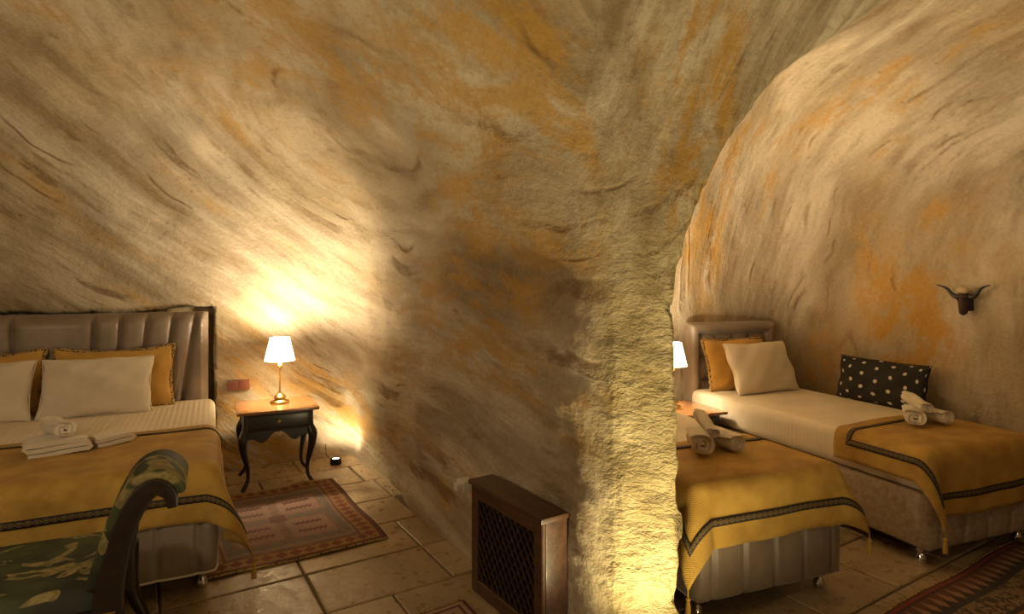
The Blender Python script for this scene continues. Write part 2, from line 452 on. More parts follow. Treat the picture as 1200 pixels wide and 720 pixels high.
def extrude_profile(name, prof, y0, y1, mat, parent=None, bev=0.0):
    """closed profile in xz, extruded along y"""
    bm = bmesh.new()
    vs = [bm.verts.new((x, y0, z)) for x, z in prof]
    f = bm.faces.new(vs)
    r = bmesh.ops.extrude_face_region(bm, geom=[f])
    bmesh.ops.translate(bm, verts=[g for g in r['geom'] if isinstance(g, bmesh.types.BMVert)], vec=(0, y1-y0, 0))
    bmesh.ops.recalc_face_normals(bm, faces=bm.faces[:])
    if bev: bmesh.ops.bevel(bm, geom=[e for e in bm.edges if e.calc_face_angle(0) > 0.9], offset=bev, segments=2, profile=0.5, affect='EDGES')
    me = bpy.data.meshes.new(name); bm.to_mesh(me); bm.free()
    o = link(name, me, mat, parent); autosmooth(me, 40); return o

# ------------------------------------------------------------------ the cave (signed distance field, polygonised)
GRID = 0.032
def vnoise(p, cell, seed):
    g = np.random.default_rng(seed).random((64, 64, 64), dtype=np.float32)
    q = p/cell; i = np.floor(q).astype(np.int64); f = (q-i).astype(np.float32); f = f*f*(3-2*f)
    i &= 63; j = (i+1) & 63; o = 0
    for a in (0, 1):
        for b in (0, 1):
            for c in (0, 1):
                w = (f[:, 0] if a else 1-f[:, 0])*(f[:, 1] if b else 1-f[:, 1])*(f[:, 2] if c else 1-f[:, 2])
                o = o + w*g[(j if a else i)[:, 0], (j if b else i)[:, 1], (j if c else i)[:, 2]]
    return o*2-1
def rmax(a, b, r):
    return np.minimum(-r, np.maximum(a, b)) + np.sqrt(np.maximum(a+r, 0)**2 + np.maximum(b+r, 0)**2)
def rmin(a, b, r): return -rmax(-a, -b, r)
PN = (-0.855, -0.52); PC = 1.540
def cave(x, y, z):
    zf = np.clip((z-0.5)/1.7, 0, 1)
    u1 = R1[0]*x + R1[1]*y; v1 = D1[0]*x + D1[1]*y
    u2 = R2[0]*x + R2[1]*y; v2 = D2[0]*x + D2[1]*y
    # left room
    part = -(PN[0]*x + PN[1]*y + PC)
    a = rmax(part, v1-5.42, 0.10 + 0.85*zf)
    a = rmax(a, -(u1+3.1), 0.3 + 0.6*zf)
    a = rmax(a, -(v1-0.0), 0.3)
    L = rmax(a, z-2.85, 1.42)
    # right room
    a = rmax(np.abs(u2-2.93)-1.42, v2-4.42, 0.12 + 0.9*zf)
    a = np.maximum(a, -(v2-0.0))
    Rr = rmax(a, z-2.96, 1.52)
    # hall in front
    a = rmax(y + 0.16*x - 2.50, np.abs(x-0.1)-4.4, 0.4)
    a = rmax(a, -(y+2.2), 0.4)
    H = rmax(a, z-3.08, 1.10)
    d = rmin(L, H, 0.06 + 0.10*zf)
    d = rmin(d, Rr, 0.05)
    # niche behind the left headboard
    n = np.maximum(np.maximum(np.abs(u1+1.045)-1.055, z-1.345), np.abs(v1-5.2)-0.36)
    d = np.minimum(d, n)
    return d
def pillar_w(x, y, z):
    d = np.hypot(x-0.47, y-2.45)
    return np.clip((0.55-d)/0.25, 0, 1)

def build_cave():
    h = GRID
    xs = np.arange(-5.2, 5.0, h, dtype=np.float32); ys = np.arange(-2.6, 6.6, h, dtype=np.float32); zs = np.arange(-0.10, 3.26, h, dtype=np.float32)
    Xg, Yg, Zg = np.meshgrid(xs, ys, zs, indexing='ij')
    d = cave(Xg, Yg, Zg).astype(np.float32)
    near = np.abs(d) < 0.2
    p = np.stack([Xg[near], Yg[near], Zg[near]], 1)
    nz = 0.045*vnoise(p, 0.75, 1) + 0.022*vnoise(p, 0.32, 2) + 0.008*vnoise(p, 0.13, 3)
    wpl = pillar_w(p[:, 0], p[:, 1], p[:, 2])*np.clip((2.0-p[:, 2])/0.7, 0, 1)
    q = p*np.array([1, 1, 1.9], np.float32)
    nz = nz + wpl*(0.012*vnoise(q, 0.15, 5) + 0.010*vnoise(q, 0.075, 6) - 0.002)
    d[near] += nz
    del Xg, Yg, Zg
    s = d < 0
    nx, ny, nzz = d.shape
    # surface nets
    cells = np.zeros((nx-1, ny-1, nzz-1), bool)
    acc = np.zeros((nx-1, ny-1, nzz-1, 3), np.float32); cnt = np.zeros((nx-1, ny-1, nzz-1), np.float32)
    corners = [(i, j, k) for i in (0, 1) for j in (0, 1) for k in (0, 1)]
    def sl(c): return tuple(slice(c[a], c[a] + (nx, ny, nzz)[a]-1) for a in range(3))
    for c in corners:
        for ax in range(3):
            if c[ax]: continue
            e = list(c); e[ax] = 1; e = tuple(e)
            da, db = d[sl(c)], d[sl(e)]
            cr = (da < 0) != (db < 0)
            t = da[cr]/(da[cr]-db[cr])
            pt = np.tile(np.array(c, np.float32), (t.size, 1)); pt[:, ax] = t
            acc[cr] += pt; cnt[cr] += 1
    cells = cnt > 0
    idx = -np.ones(cells.shape, np.int64); ci = np.argwhere(cells); idx[cells] = np.arange(len(ci))
    V = (ci + acc[cells]/cnt[cells][:, None])*h + np.array([xs[0], ys[0], zs[0]])
    quads = []
    for ax in range(3):
        o1, o2 = (ax+1) % 3, (ax+2) % 3
        a = [slice(1, -1)]*3; a[ax] = slice(0, -1); b = [slice(1, -1)]*3; b[ax] = slice(1, None)
        sa, sb = s[tuple(a)], s[tuple(b)]
        e = np.argwhere(sa != sb); flip = sa[sa != sb]
        base = e.copy(); base[:, o1] += 1; base[:, o2] += 1
        def at(i, j):
            q = base.copy(); q[:, o1] += i; q[:, o2] += j
            return idx[q[:, 0], q[:, 1], q[:, 2]]
        Q = np.stack([at(-1, -1), at(0, -1), at(0, 0), at(-1, 0)], 1)
        Q[flip] = Q[flip][:, ::-1]
        quads.append(Q)
    F = np.concatenate(quads); F = F[(F >= 0).all(1)]
    # normals from the field, pointing into the void
    g = np.stack(np.gradient(d, h), -1)
    gi = np.clip(np.rint((V - np.array([xs[0], ys[0], zs[0]]))/h).astype(int), 0, np.array(d.shape)-1)
    N = -g[gi[:, 0], gi[:, 1], gi[:, 2]]; N /= np.linalg.norm(N, axis=1, keepdims=True) + 1e-9
    # face orientation
    fn = np.cross(V[F[:, 1]]-V[F[:, 0]], V[F[:, 2]]-V[F[:, 0]])
    bad = (fn*N[F[:, 0]]).sum(1) < 0; F[bad] = F[bad][:, ::-1]
    C = V[F].mean(1); x, y, z = C.T
    u1 = R1[0]*x + R1[1]*y; v1 = D1[0]*x + D1[1]*y; u2 = R2[0]*x + R2[1]*y; v2 = D2[0]*x + D2[1]*y
    part = np.abs(PN[0]*x + PN[1]*y + PC)
    dd = np.stack([np.abs(v1-5.42) + 9*(u1 > 0.9), part + 9*(u1 < -1.5) + 9*(y < 2.35), np.abs(v2-4.42) + 9*(u2 < 1.2), np.abs(u2-4.35) + 9*(y < 0.5),
                   np.abs(u2-1.47) + 9*(y < 2.3), np.abs(u1+3.1) + 9*(y < 0), np.abs(y+2.2), np.abs(x+4.3) + 9*(y > 2.4), np.abs(x-4.5) + 9*(y > 2.2), np.full_like(x, 1.2)], 1)
    names = ['wall_back', 'wall_partition', 'wall_back_right', 'wall_right', 'wall_inner', 'wall_left', 'wall_front', 'wall_far_left', 'wall_far_right', 'wall_middle']
    cls = dd.argmin(1)
    cls[(pillar_w(x, y, z) > 0.35) & (z < 2.0) & (part > 0.06)] = 20
    cls[z > 2.05] = 21
    wr = np.clip((R2[0]*V[:, 0] + R2[1]*V[:, 1] - 1.1)/0.9, 0, 1)
    wp = pillar_w(V[:, 0], V[:, 1], V[:, 2])*np.clip((2.1-V[:, 2])/0.9, 0, 1)*np.clip((part_v(V)-0.02)/0.08, 0, 1)
    for k in np.unique(cls):
        f = F[cls == k]
        if len(f) < 30: continue
        used, inv = np.unique(f, return_inverse=True); f2 = inv.reshape(f.shape)
        nm = 'pillar' if k == 20 else 'ceiling' if k == 21 else names[k]
        me = bpy.data.meshes.new(nm)
        me.vertices.add(len(used)); me.vertices.foreach_set('co', V[used].astype(np.float32).ravel())
        me.loops.add(f2.size); me.loops.foreach_set('vertex_index', f2.astype(np.int32).ravel())
        me.polygons.add(len(f2)); me.polygons.foreach_set('loop_start', np.arange(0, f2.size, 4, dtype=np.int32))
        me.update(calc_edges=True); me.validate()
        for an, arr in (('wr', wr), ('wp', wp)):
            at_ = me.attributes.new(an, 'FLOAT', 'POINT'); at_.data.foreach_set('value', arr[used].astype(np.float32))
        o = link(nm, me, 'coarse_stone' if wp[used].max() > 0.02 else 'stone')
        me.normals_split_custom_set_from_vertices([tuple(n) for n in N[used].astype(float)])
        tag(o, kind='structure')
def part_v(V): return np.abs(PN[0]*V[:, 0] + PN[1]*V[:, 1] + PC)
build_cave()

# ------------------------------------------------------------------ floor with stone tiles
def build_floor():
    fl = box('floor', -5.2, 5.0, -2.6, 6.6, -0.12, -0.012, 'mortar', bev=0); tag(fl, kind='structure')
    rowh = 0.43; v0 = 3.26 - rowh*12
    for r in range(26):
        v = v0 + r*rowh
        u = 0.727 - 0.66*10 if r % 3 else 0.727 - 0.66*10 - 0.0
        if r not in (11, 12): u -= random.uniform(0, 0.6)
        while u < 7.0:
            w = 0.66 if r in (11, 12) else random.uniform(0.5, 0.78)
            cx, cy, _ = at3(u+w/2, v+rowh/2)
            if cy > 0.4 and abs(cx) < cy*1.05 + 0.9 and float(cave(np.array([cx]), np.array([cy]), np.array([0.2]))[0]) < 0.28:
                bm = bmesh.new(); g = 0.006
                hw, hh = w/2-g, rowh/2-g; t = 0.006
                lo = [bm.verts.new((sx*hw, sy*hh, -0.03)) for sx, sy in ((-1, -1), (1, -1), (1, 1), (-1, 1))]
                mi = [bm.verts.new((sx*hw + random.uniform(-.003, .003), sy*hh + random.uniform(-.003, .003), -0.006)) for sx, sy in ((-1, -1), (1, -1), (1, 1), (-1, 1))]
                tp = [bm.verts.new((sx*(hw-t), sy*(hh-t), random.uniform(-0.002, 0.001))) for sx, sy in ((-1, -1), (1, -1), (1, 1), (-1, 1))]
                for k in range(4):
                    j = (k+1) % 4
                    bm.faces.new((lo[k], lo[j], mi[j], mi[k])); bm.faces.new((mi[k], mi[j], tp[j], tp[k]))
                bm.faces.new(tp)
                me = bpy.data.meshes.new('tile'); bm.to_mesh(me); bm.free()
                o = link('tile', me, 'tile', fl, smooth=False)
                put(o, (cx, cy, 0), (0, 0, TH3))
            u += w
build_floor()

# ------------------------------------------------------------------ soft goods
def cushion_me(name, w, h, t, n=26, pinch=0.06, sag=0.0, seed=0):
    """pillow standing in the xz plane, bottom at z=0, thickness along y"""
    rs = np.random.default_rng(seed); ph = rs.random(6)*6.28
    V, U, F = [], [], []
    for side in (1, -1):
        for i in range(n+1):
            for j in range(n+1):
                s, q = -1+2*i/n, -1+2*j/n
                s2, q2 = math.sin(s*math.pi/2), math.sin(q*math.pi/2)
                k = max((1-s2*s2), 0)**0.42 * max((1-q2*q2), 0)**0.42
                wx = s2*(1 - pinch*(1-q2*q2)); hz = q2*(1 - pinch*(1-s2*s2))
                wr = 0.012*(math.sin(5*s2+ph[0]+2*q2)*math.sin(4*q2+ph[1]) + 0.5*math.sin(11*s2-7*q2+ph[2]))*k
                V.append((wx*w/2 + 0.006*math.sin(6*q2+ph[3]), side*(t/2*k + wr), (hz+1)*h/2 - sag*(1-s2*s2)*(q2+1)/2 + 0.006*math.sin(5*s2+ph[4])))
                U.append((i/n, j/n))
    m = (n+1)**2
    for b in (0, m):
        for i in range(n):
            for j in range(n):
                f = (b+i*(n+1)+j, b+(i+1)*(n+1)+j, b+(i+1)*(n+1)+j+1, b+i*(n+1)+j+1)
                F.append(f[::-1] if b == 0 else f)
    me = mesh(name, V, F, U)
    bm = bmesh.new(); bm.from_mesh(me); bmesh.ops.remove_doubles(bm, verts=bm.verts[:], dist=1e-4); bm.to_mesh(me); bm.free()
    return me
def pillow(name, label, w, h, t, loc, deg, tilt, mat, cat='pillow', group=None, fringe=False, seed=0, pinch=0.06, sag=0.0):
    root = thing(name, label, cat, loc, deg, group)
    root.rotation_euler = (math.radians(-tilt), 0, math.radians(deg))
    # order: tilt about local x first, then turn
    link('cover', cushion_me('cover', w, h, t, pinch=pinch, seed=seed, sag=sag), mat, root)
    pts = []
    for k in range(64):
        s = k/64*4; e = int(s); q = -1 + 2*(s-e)
        x, z = ((q, -1), (1, q), (-q, 1), (-1, -q))[e]
        px = x*(1 - pinch*(1-z*z)); pz = z*(1 - pinch*(1-x*x))
        pts.append((px*w/2, 0, (pz+1)*h/2 - sag*(1-x*x)*(z+1)/2))
    if fringe:
        tube('fringe', pts, [0.011 + 0.005*(k % 2) for k in range(64)], 'fringe', root, seg=6, close=True)
    else:
        tube('seam', pts, 0.0035, mat, root, seg=5, close=True)
    return root

def rolled_towel(name, label, loc, rot, length=0.30, r=0.055, turns=2.4, group=None, squash=0.85, cat='towel'):
    th = (r-0.006)/turns*0.72; n = int(turns*16); prof = []
    for s in (1, -1):
        rng_ = range(n+1) if s == 1 else range(n, -1, -1)
        for k in rng_:
            t = k/n; a = t*turns*2*math.pi; rr = 0.006 + (r-0.006-th/2)*t + s*th*0.5
            prof.append((rr*math.cos(a), rr*math.sin(a)*squash))
    V, F = [], []; L = 10; m = len(prof)
    for i in range(L+1):
        y = -length/2 + length*i/L
        for k, (x, z) in enumerate(prof):
            w = 0.004*math.sin(7*i+3*math.atan2(z, x)); e = 1 + 0.03*math.sin(i*1.7)
            V.append((x*e, y + (0.008*math.sin(k*0.35) if i in (0, L) else 0), z*e + r*squash + w))
    for i in range(L):
        for k in range(m):
            l = (k+1) % m; F.append((i*m+k, i*m+l, (i+1)*m+l, (i+1)*m+k))
    half = m//2
    for b, fl in ((0, 0), (L*m, 1)):
        for k in range(half-1):
            f = (b+k, b+k+1, b+m-2-k, b+m-1-k); F.append(f if fl else f[::-1])
    o = link(name, mesh(name, V, F), 'towel'); autosmooth(o.data, 70)
    put(o, loc, rot); return tag(o, label, cat, group)
def folded_towel(name, label, loc, deg, w=0.30, d=0.22, layers=4, th=0.022, group=None):
    """serpentine fold, profile in xz extruded along y"""
    line = []
    for i in range(layers):
        z = th/2 + i*th*1.05; xs_ = np.linspace(-w/2, w/2, 9)
        if i % 2: xs_ = xs_[::-1]
        line += [(x, z + 0.003*math.sin(9*x+i)) for x in xs_]
        if i < layers-1:
            sx = 1 if i % 2 == 0 else -1
            line += [(sx*(w/2+th*0.5), z+th*0.52)]
    P = np.array(line); T = np.gradient(P, axis=0); T /= np.linalg.norm(T, axis=1, keepdims=True); Nn = np.stack([-T[:, 1], T[:, 0]], 1)
    A = P + Nn*th*0.46; B = P - Nn*th*0.46; prof = np.concatenate([A, B[::-1]]); m = len(prof); V, F = [], []
    L = 6
    for i in range(L+1):
        for x, z in prof: V.append((x + 0.004*math.sin(i*2+z*90), -d/2 + d*i/L, max(z + 0.003*math.sin(i*1.3+x*20), 0.0)))
    for i in range(L):
        for k in range(m): F.append((i*m+k, i*m+(k+1) % m, (i+1)*m+(k+1) % m, (i+1)*m+k))
    h = m//2
    for b, fl in ((0, 0), (L*m, 1)):
        for k in range(h-1):
            f = (b+k, b+k+1, b+m-2-k, b+m-1-k); F.append(f[::-1] if fl else f)
    o = link(name, mesh(name, V, F), 'towel'); autosmooth(o.data, 60)
    put(o, loc, (0, 0, deg)); return tag(o, label, 'towel', group)

# ------------------------------------------------------------------ beds
def bed(label, loc, deg, hw, L, top, head_top, head_hw, style, piping=False, base_mat='velvet'):
    """origin: floor under the middle of the foot; +y to the head"""
    root = thing('bed', label, 'bed', loc, deg)
    zb0, zb1 = 0.10, 0.40
    # upholstered base: a rounded ring with vertical tucks on the foot side
    seams = [(-hw+0.09) + k*(2*hw-0.18)/round((2*hw-0.18)/0.18) for k in range(round((2*hw-0.18)/0.18)+1)]
    rc = 0.06; ring = []
    def arc(cx, cy, a0, a1, n=7):
        for k in range(n):
            a = math.radians(a0 + (a1-a0)*k/(n-1)); ring.append((cx+rc*math.cos(a), cy+rc*math.sin(a), math.cos(a), math.sin(a)))
    arc(-hw+rc, rc, 180, 270)
    for x in np.linspace(-hw+rc+0.005, hw-rc-0.005, int(2*hw/0.012)):
        dd = min(abs(x-s) for s in seams); dip = -0.020*math.exp(-(dd/0.012)**2) + 0.006*min(dd/0.09, 1)
        ring.append((x, 0 - dip, 0, -1))
    arc(hw-rc, rc, 270, 360)
    ring.append((hw, L*0.5, 1, 0)); arc(hw-rc, L-rc, 0, 90, 5); arc(-hw+rc, L-rc, 90, 180, 5); ring.append((-hw, L*0.5, -1, 0))
    rows = [(0.03, zb0), (0.008, zb0+0.004), (0.0, zb0+0.02)] + [(-0.004*math.sin(math.pi*k/5), zb0+0.02+(zb1-zb0-0.04)*k/5) for k in range(1, 5)] + [(0.0, zb1-0.02), (0.01, zb1-0.004), (0.04, zb1)]
    m = len(ring); V, F = [], []
    for ins, z in rows:
        for x, y, nx_, ny_ in ring: V.append((x-nx_*ins, y*(1 if y > 0.03 or ins < 0.001 else 0.35)-ny_*ins, z))
    for i in range(len(rows)-1):
        for k in range(m): F.append((i*m+k, i*m+(k+1) % m, (i+1)*m+(k+1) % m, (i+1)*m+k))
    F.append(tuple(range(m))[::-1]); F.append(tuple((len(rows)-1)*m+k for k in range(m)))
    link('base', mesh('base', V, F), base_mat, root)
    if piping:
        tube('piping', [(x-nx_*0.002, (y if y > 0.03 else y*0.35)-ny_*0.002, zb0+0.006) for x, y, nx_, ny_ in ring], 0.006, 'white', root, seg=6, close=True)
    box('mattress', -hw+0.005, hw-0.005, 0.005, L, zb1, top, 'sheet', root, bev=0.075, seg=5)
    for sx in (-1, 1):
        for y in (0.09, L-0.12):
            g = lathe('leg', [(0.022, 0.104), (0.024, 0.07), (0.016, 0.055), (0.028, 0.03), (0.030, 0.012), (0.024, 0.0)], 'chrome', root, seg=14)
            g.location = (sx*(hw-0.07), y, 0)
    # headboard
    if style == 'pleat':
        cr = [0.24, 0.41, 0.58, 0.75, 0.90]
        cr = [-c for c in cr[::-1]] + cr
        def yy(x, z):
            k = 1 + 0.10*(z-head_top)/0.65
            e = min(head_hw-abs(x), head_top-z)
            d = min(abs(x-c*k) for c in cr)
            p = 0.062*(1-math.exp(-(d/0.014)**0.8))
            return (L+0.055) - p*min(max(e, 0)/0.05, 1) - 0.02*min(max(e, 0)/0.02, 1)
        xs_ = np.linspace(-head_hw, head_hw, 330); zs_ = np.linspace(0.35, head_top, 30)
    else:
        bw = 0.10
        gx = [-head_hw+bw + k*(2*head_hw-2*bw)/4 for k in range(5)]; gz = [head_top-bw-0.2*k for k in range(5)]
        def yy(x, z):
            e = min(head_hw-abs(x), head_top-z); ei = e-bw
            if ei < 0: return (L+0.055) - 0.075*math.sin(math.pi*min(max(e/bw, 0), 1))**0.4
            p = 0.03*(1-math.exp(-(min(abs(x-c) for c in gx)/0.02)**1.2))*(1-math.exp(-(min(abs(z-c) for c in gz)/0.02)**1.2))
            return (L+0.05) - 0.01 - p
        xs_ = np.linspace(-head_hw, head_hw, 110); zs_ = np.linspace(0.35, head_top, 70)
    hb = surf('headboard', lambda a, b: (a, yy(a, b), b), xs_, zs_, 'velvet', root)
    box('headboard_back', -head_hw, head_hw, L+0.05, L+0.095, 0.05, head_top, 'velvet', hb, bev=0.008)
    if style == 'pleat':
        for c in cr:
            for z in (head_top-0.30, head_top-0.56):
                k = 1 + 0.10*(z-head_top)/0.65
                b = lathe('button', [(0.0, 0.008), (0.007, 0.006), (0.010, 0.0), (0.008, -0.006)], 'chrome', hb, seg=8)
                b.location = (c*k, yy(c*k, z)-0.004, z); b.rotation_euler = (math.radians(90), 0, 0)
    else:
        for c in gx[1:-1]:
            for z in gz[1:3]:
                b = lathe('button', [(0.0, 0.008), (0.008, 0.006), (0.011, 0.0), (0.008, -0.006)], 'velvet', hb, seg=8)
                b.location = (c, yy(c, z)-0.003, z); b.rotation_euler = (math.radians(90), 0, 0)
    return root

def blanket(label, loc, deg, hw, top, a0, a1, start, drop, skew=0.0, group=None, seed=0, flare=28, wav=1.0, band_right=True):
    """gold spread over the foot of a bed: across a0..a1, from y=start over the foot, hanging 'drop'"""
    root = thing('blanket', label, 'blanket', loc, deg, group)
    r = 0.07; rs = np.random.default_rng(seed); ph = rs.random(8)*6.28
    zt = top + 0.008; hx = hw - r + 0.012; fy = r - 0.012
    Lc = start + drop
    def P(a, s, lift=0.0):
        y = start - s + skew*a*max(0, 1-s/Lc)
        x = a
        da = abs(x)-hx; db = fy-y
        sx = 1 if x >= 0 else -1
        if da <= 0 and db <= 0:
            wr = 0.004*math.sin(9*x+ph[0]+5*y)*math.sin(7*y+ph[1])*min(1, -db*6)
            return (x, y, zt + wr + lift)
        e = math.hypot(max(da, 0), max(db, 0)); ph_ = math.atan2(max(db, 0), max(da, 0))
        q = math.pi*r/2
        if e < q: out, dn, fr = r*math.sin(e/r), r*(1-math.cos(e/r)), 0
        else: out, dn, fr = r, r + (e-q), e-q
        corner = math.sin(2*ph_)**1.2 if (da > 0 and db > 0) else 0
        beta = math.radians(flare)*corner
        wv = 0
        if fr > 0:
            t = x if db > 0 else y
            wv = wav*(0.012*(1+math.sin(8*t+ph[2])) + 0.007*(1+math.sin(17*t+ph[3])))*min(fr/0.25, 1) + 0.02*fr
            out += fr*math.sin(beta) + wv*(1-0.5*corner) + 0.006; dn -= fr*(1-math.cos(beta))
        out += lift if e > q*0.5 else 0
        cx = sx*min(abs(x), hx); cy = max(y, fy)
        return (cx + sx*out*math.cos(ph_), cy - out*math.sin(ph_), max(zt - dn + (lift if e <= q*0.5 else 0), 0.006))
    na = int((a1-a0)/0.022); ns = int(Lc/0.022)
    surf('cloth', lambda a, s: P(a, s), np.linspace(a0, a1, na), np.linspace(0, Lc, ns), 'gold', root, thick=0.006)
    # woven band inset from the hem
    ins, bw = 0.112, 0.036
    x0, x1, s0, s1 = a0+ins, a1-ins, ins, Lc-ins
    path = [(x, s0) for x in np.arange(x0, x1, 0.02)] + [(x1, s) for s in np.arange(s0, s1, 0.02)] + [(x, s1) for x in np.arange(x1, x0, -0.02)] + [(x0, s) for s in np.arange(s1, s0, -0.02)]
    if not band_right: path = [(x, s1) for x in np.arange(a1-0.003, x0, -0.02)] + [(x0, s) for s in np.arange(s1, s0, -0.02)] + [(x, s0) for x in np.arange(x0, a1, 0.02)]; x1 = 99
    V, U, F = [], [], []; n = len(path); ln = 0
    cxm, csm = (a0+a1)/2, (s0+s1)/2
    for k, (x, s) in enumerate(path):
        for j in range(3):
            f = (j-1)*bw/2
            on_x = abs(x-x0) < 0.021 or abs(x-x1) < 0.021; on_s = abs(s-s0) < 0.021 or abs(s-s1) < 0.021
            xx = x + (f*(1 if x > cxm else -1) if on_x else 0); ss = s + (f*(1 if s > csm else -1) if on_s else 0)
            V.append(P(xx, ss, 0.0065)); U.append((k*0.02, j/2))
    for k in range(n):
        l = (k+1) % n
        if l == 0: continue
        for j in range(2): F.append((k*3+j, l*3+j, l*3+j+1, k*3+j+1))
    o = link('woven_band', mesh('woven_band', V, F, U), 'band', root)
    md = o.modifiers.new('thickness', 'SOLIDIFY'); md.thickness = 0.003; md.offset = 0
    for a in (a0, a1):                                        # corner tassels
        p = Vector(P(a, Lc)); L_ = min(0.10, p.z-0.004)
        if L_ < 0.03: continue
        t = thing_part('tassel', root)
        vs, fs = tube_data([(0, 0, 0.004), (0, 0, -L_*0.25)], [0.003, 0.003], 6)
        pr = [(0.0, -L_*0.22), (0.009, -L_*0.26), (0.011, -L_*0.34), (0.007, -L_*0.40), (0.011, -L_*0.6), (0.013, -L_)]
        b = len(vs); sg = 10
        for rr, z in pr:
            for k in range(sg):
                g = 2*math.pi*k/sg; vs.append((rr*math.cos(g), rr*math.sin(g), z))
        for i in range(len(pr)-1):
            for k in range(sg): fs.append((b+i*sg+k, b+i*sg+(k+1) % sg, b+(i+1)*sg+(k+1) % sg, b+(i+1)*sg+k))
        t.data = mesh('tassel', vs, fs); t.data.materials.append(MAT['gold']); t.location = p
    return root
def thing_part(name, parent):
    o = bpy.data.objects.new(name, bpy.data.meshes.new(name)); COL.objects.link(o); o.parent = parent; return o

# left double bed
B1U, B1V, B1HW, B1L, B1T = -1.02, 3.33, 1.04, 1.95, 0.635
bed('wide double bed with pleated taupe headboard, left of the nightstand', at1(B1U, B1V), TH1, B1HW, B1L, B1T, 1.31, 0.985, 'pleat', piping=True)
blanket('gold bedspread with dark woven band across the foot of the double bed', at1(B1U, B1V), TH1, B1HW, B1T, -B1HW-0.4, B1HW+0.40, 0.90, 0.25, seed=3, flare=26)
# right single beds
B2U, B3U, BV, BL, BT = 2.145, 3.67, 2.21, 2.04, 0.635
bed('single bed beside the stone pillar, foot nearest the camera', at2(B2U, BV), TH2, 0.445, BL, BT, 1.19, 0.44, 'tuft')
bed('single bed with tufted taupe headboard against the far right wall', at2(B3U, BV), TH2, 0.48, BL, BT, 1.19, 0.46, 'tuft', base_mat='basecloth')
blanket('gold bedspread hanging over the foot of the bed beside the pillar', at2(B2U, BV), TH2, 0.445, BT, -0.445-0.30, 0.445+0.14, 0.62, 0.26, seed=5, flare=24, band_right=False)
blanket('gold bedspread with tassel on the far right single bed', at2(B3U, BV), TH2, 0.48, BT, -0.48-0.16, 0.48+0.12, 0.64, 0.33, skew=0.12, seed=8, flare=22)

# pillows on the double bed (local frame 1)
zp = B1T - 0.005
g = 'gold fringed pillows on the double bed'
pillow('fringed_pillow', 'gold fringed pillow behind white pillow, beside the double bed headboard edge', 0.74, 0.46, 0.14, at1(-0.635, 5.10, zp), TH1, 16, 'sham', group=g, fringe=True, seed=1, sag=0.03)
pillow('fringed_pillow', 'gold fringed pillow at the left photo edge on the double bed', 0.74, 0.46, 0.14, at1(-1.42, 5.10, zp), TH1, 16, 'sham', group=g, fringe=True, seed=2, sag=0.03)
g = 'white pillows on the double bed'
pillow('white_pillow', 'whole white pillow on double bed in front of gold fringed pillow', 0.66, 0.42, 0.17, at1(-0.715, 4.90, zp), TH1, 25, 'white', group=g, seed=3)
pillow('white_pillow', 'white pillow cut by the left photo edge on the double bed', 0.66, 0.42, 0.17, at1(-1.40, 4.90, zp), TH1, 25, 'white', group=g, seed=4)
# pillows on the far right bed
pillow('fringed_pillow', 'gold fringed pillow on the far right single bed', 0.66, 0.44, 0.13, at2(3.60, 4.07, zp), TH2+2, 16, 'sham', fringe=True, seed=5)
pillow('white_pillow', 'white pillow on single bed, leaning on gold pillow near tufted headboard', 0.68, 0.44, 0.19, at2(3.70, 3.86, zp), TH2+4, 24, 'white', seed=6)
pillow('dotted_cushion', 'black cushion with pale dots leaning on the right stone wall', 0.72, 0.34, 0.13, at2(4.10, 3.22, zp-0.005), TH2-90, 10, 'dots', cat='cushion', seed=7, pinch=0.05)

# towels
zt = B1T + 0.012
folded_towel('folded_towel', 'folded white towel lying under the rolled towel on double bed', at1(-0.74, 3.93, zt), TH1+12, 0.25, 0.22, 3, 0.024)
folded_towel('folded_towel', 'flat white folded towel right of the towel roll on double bed', at1(-0.52, 4.00, zt), TH1+28, 0.17, 0.15, 2, 0.024)
rolled_towel('rolled_towel', 'white rolled towel on top of folded towel on double bed', at1(-0.75, 3.95, zt+0.074), (0, 0, 56), 0.21, 0.058)
zt = BT + 0.012
rolled_towel('rolled_towel', 'left white towel roll showing its spiral on bed beside the pillar', at2(2.03, 2.62, zt), (0, 0, -8), 0.20, 0.072, squash=0.85)
rolled_towel('rolled_towel', 'right white towel roll on bed beside the pillar', at2(2.19, 2.62, zt), (0, 0, 28), 0.19, 0.058)
rolled_towel('rolled_towel', 'white towel roll perched on top of two rolls beside the pillar', at2(2.125, 2.70, zt+0.095), (26, 0, 10), 0.17, 0.044)
rolled_towel('rolled_towel', 'left white towel roll with spiral end on the far right bed', at2(3.70, 2.66, zt), (0, 0, -30), 0.20, 0.072, squash=0.78)
rolled_towel('rolled_towel', 'right white towel roll slumped on the far right bed', at2(3.85, 2.66, zt), (0, 0, 24), 0.22, 0.056)
rolled_towel('rolled_towel', 'white towel roll on top of the pair on far right bed', at2(3.775, 2.70, zt+0.088), (14, 0, 2), 0.19, 0.046)

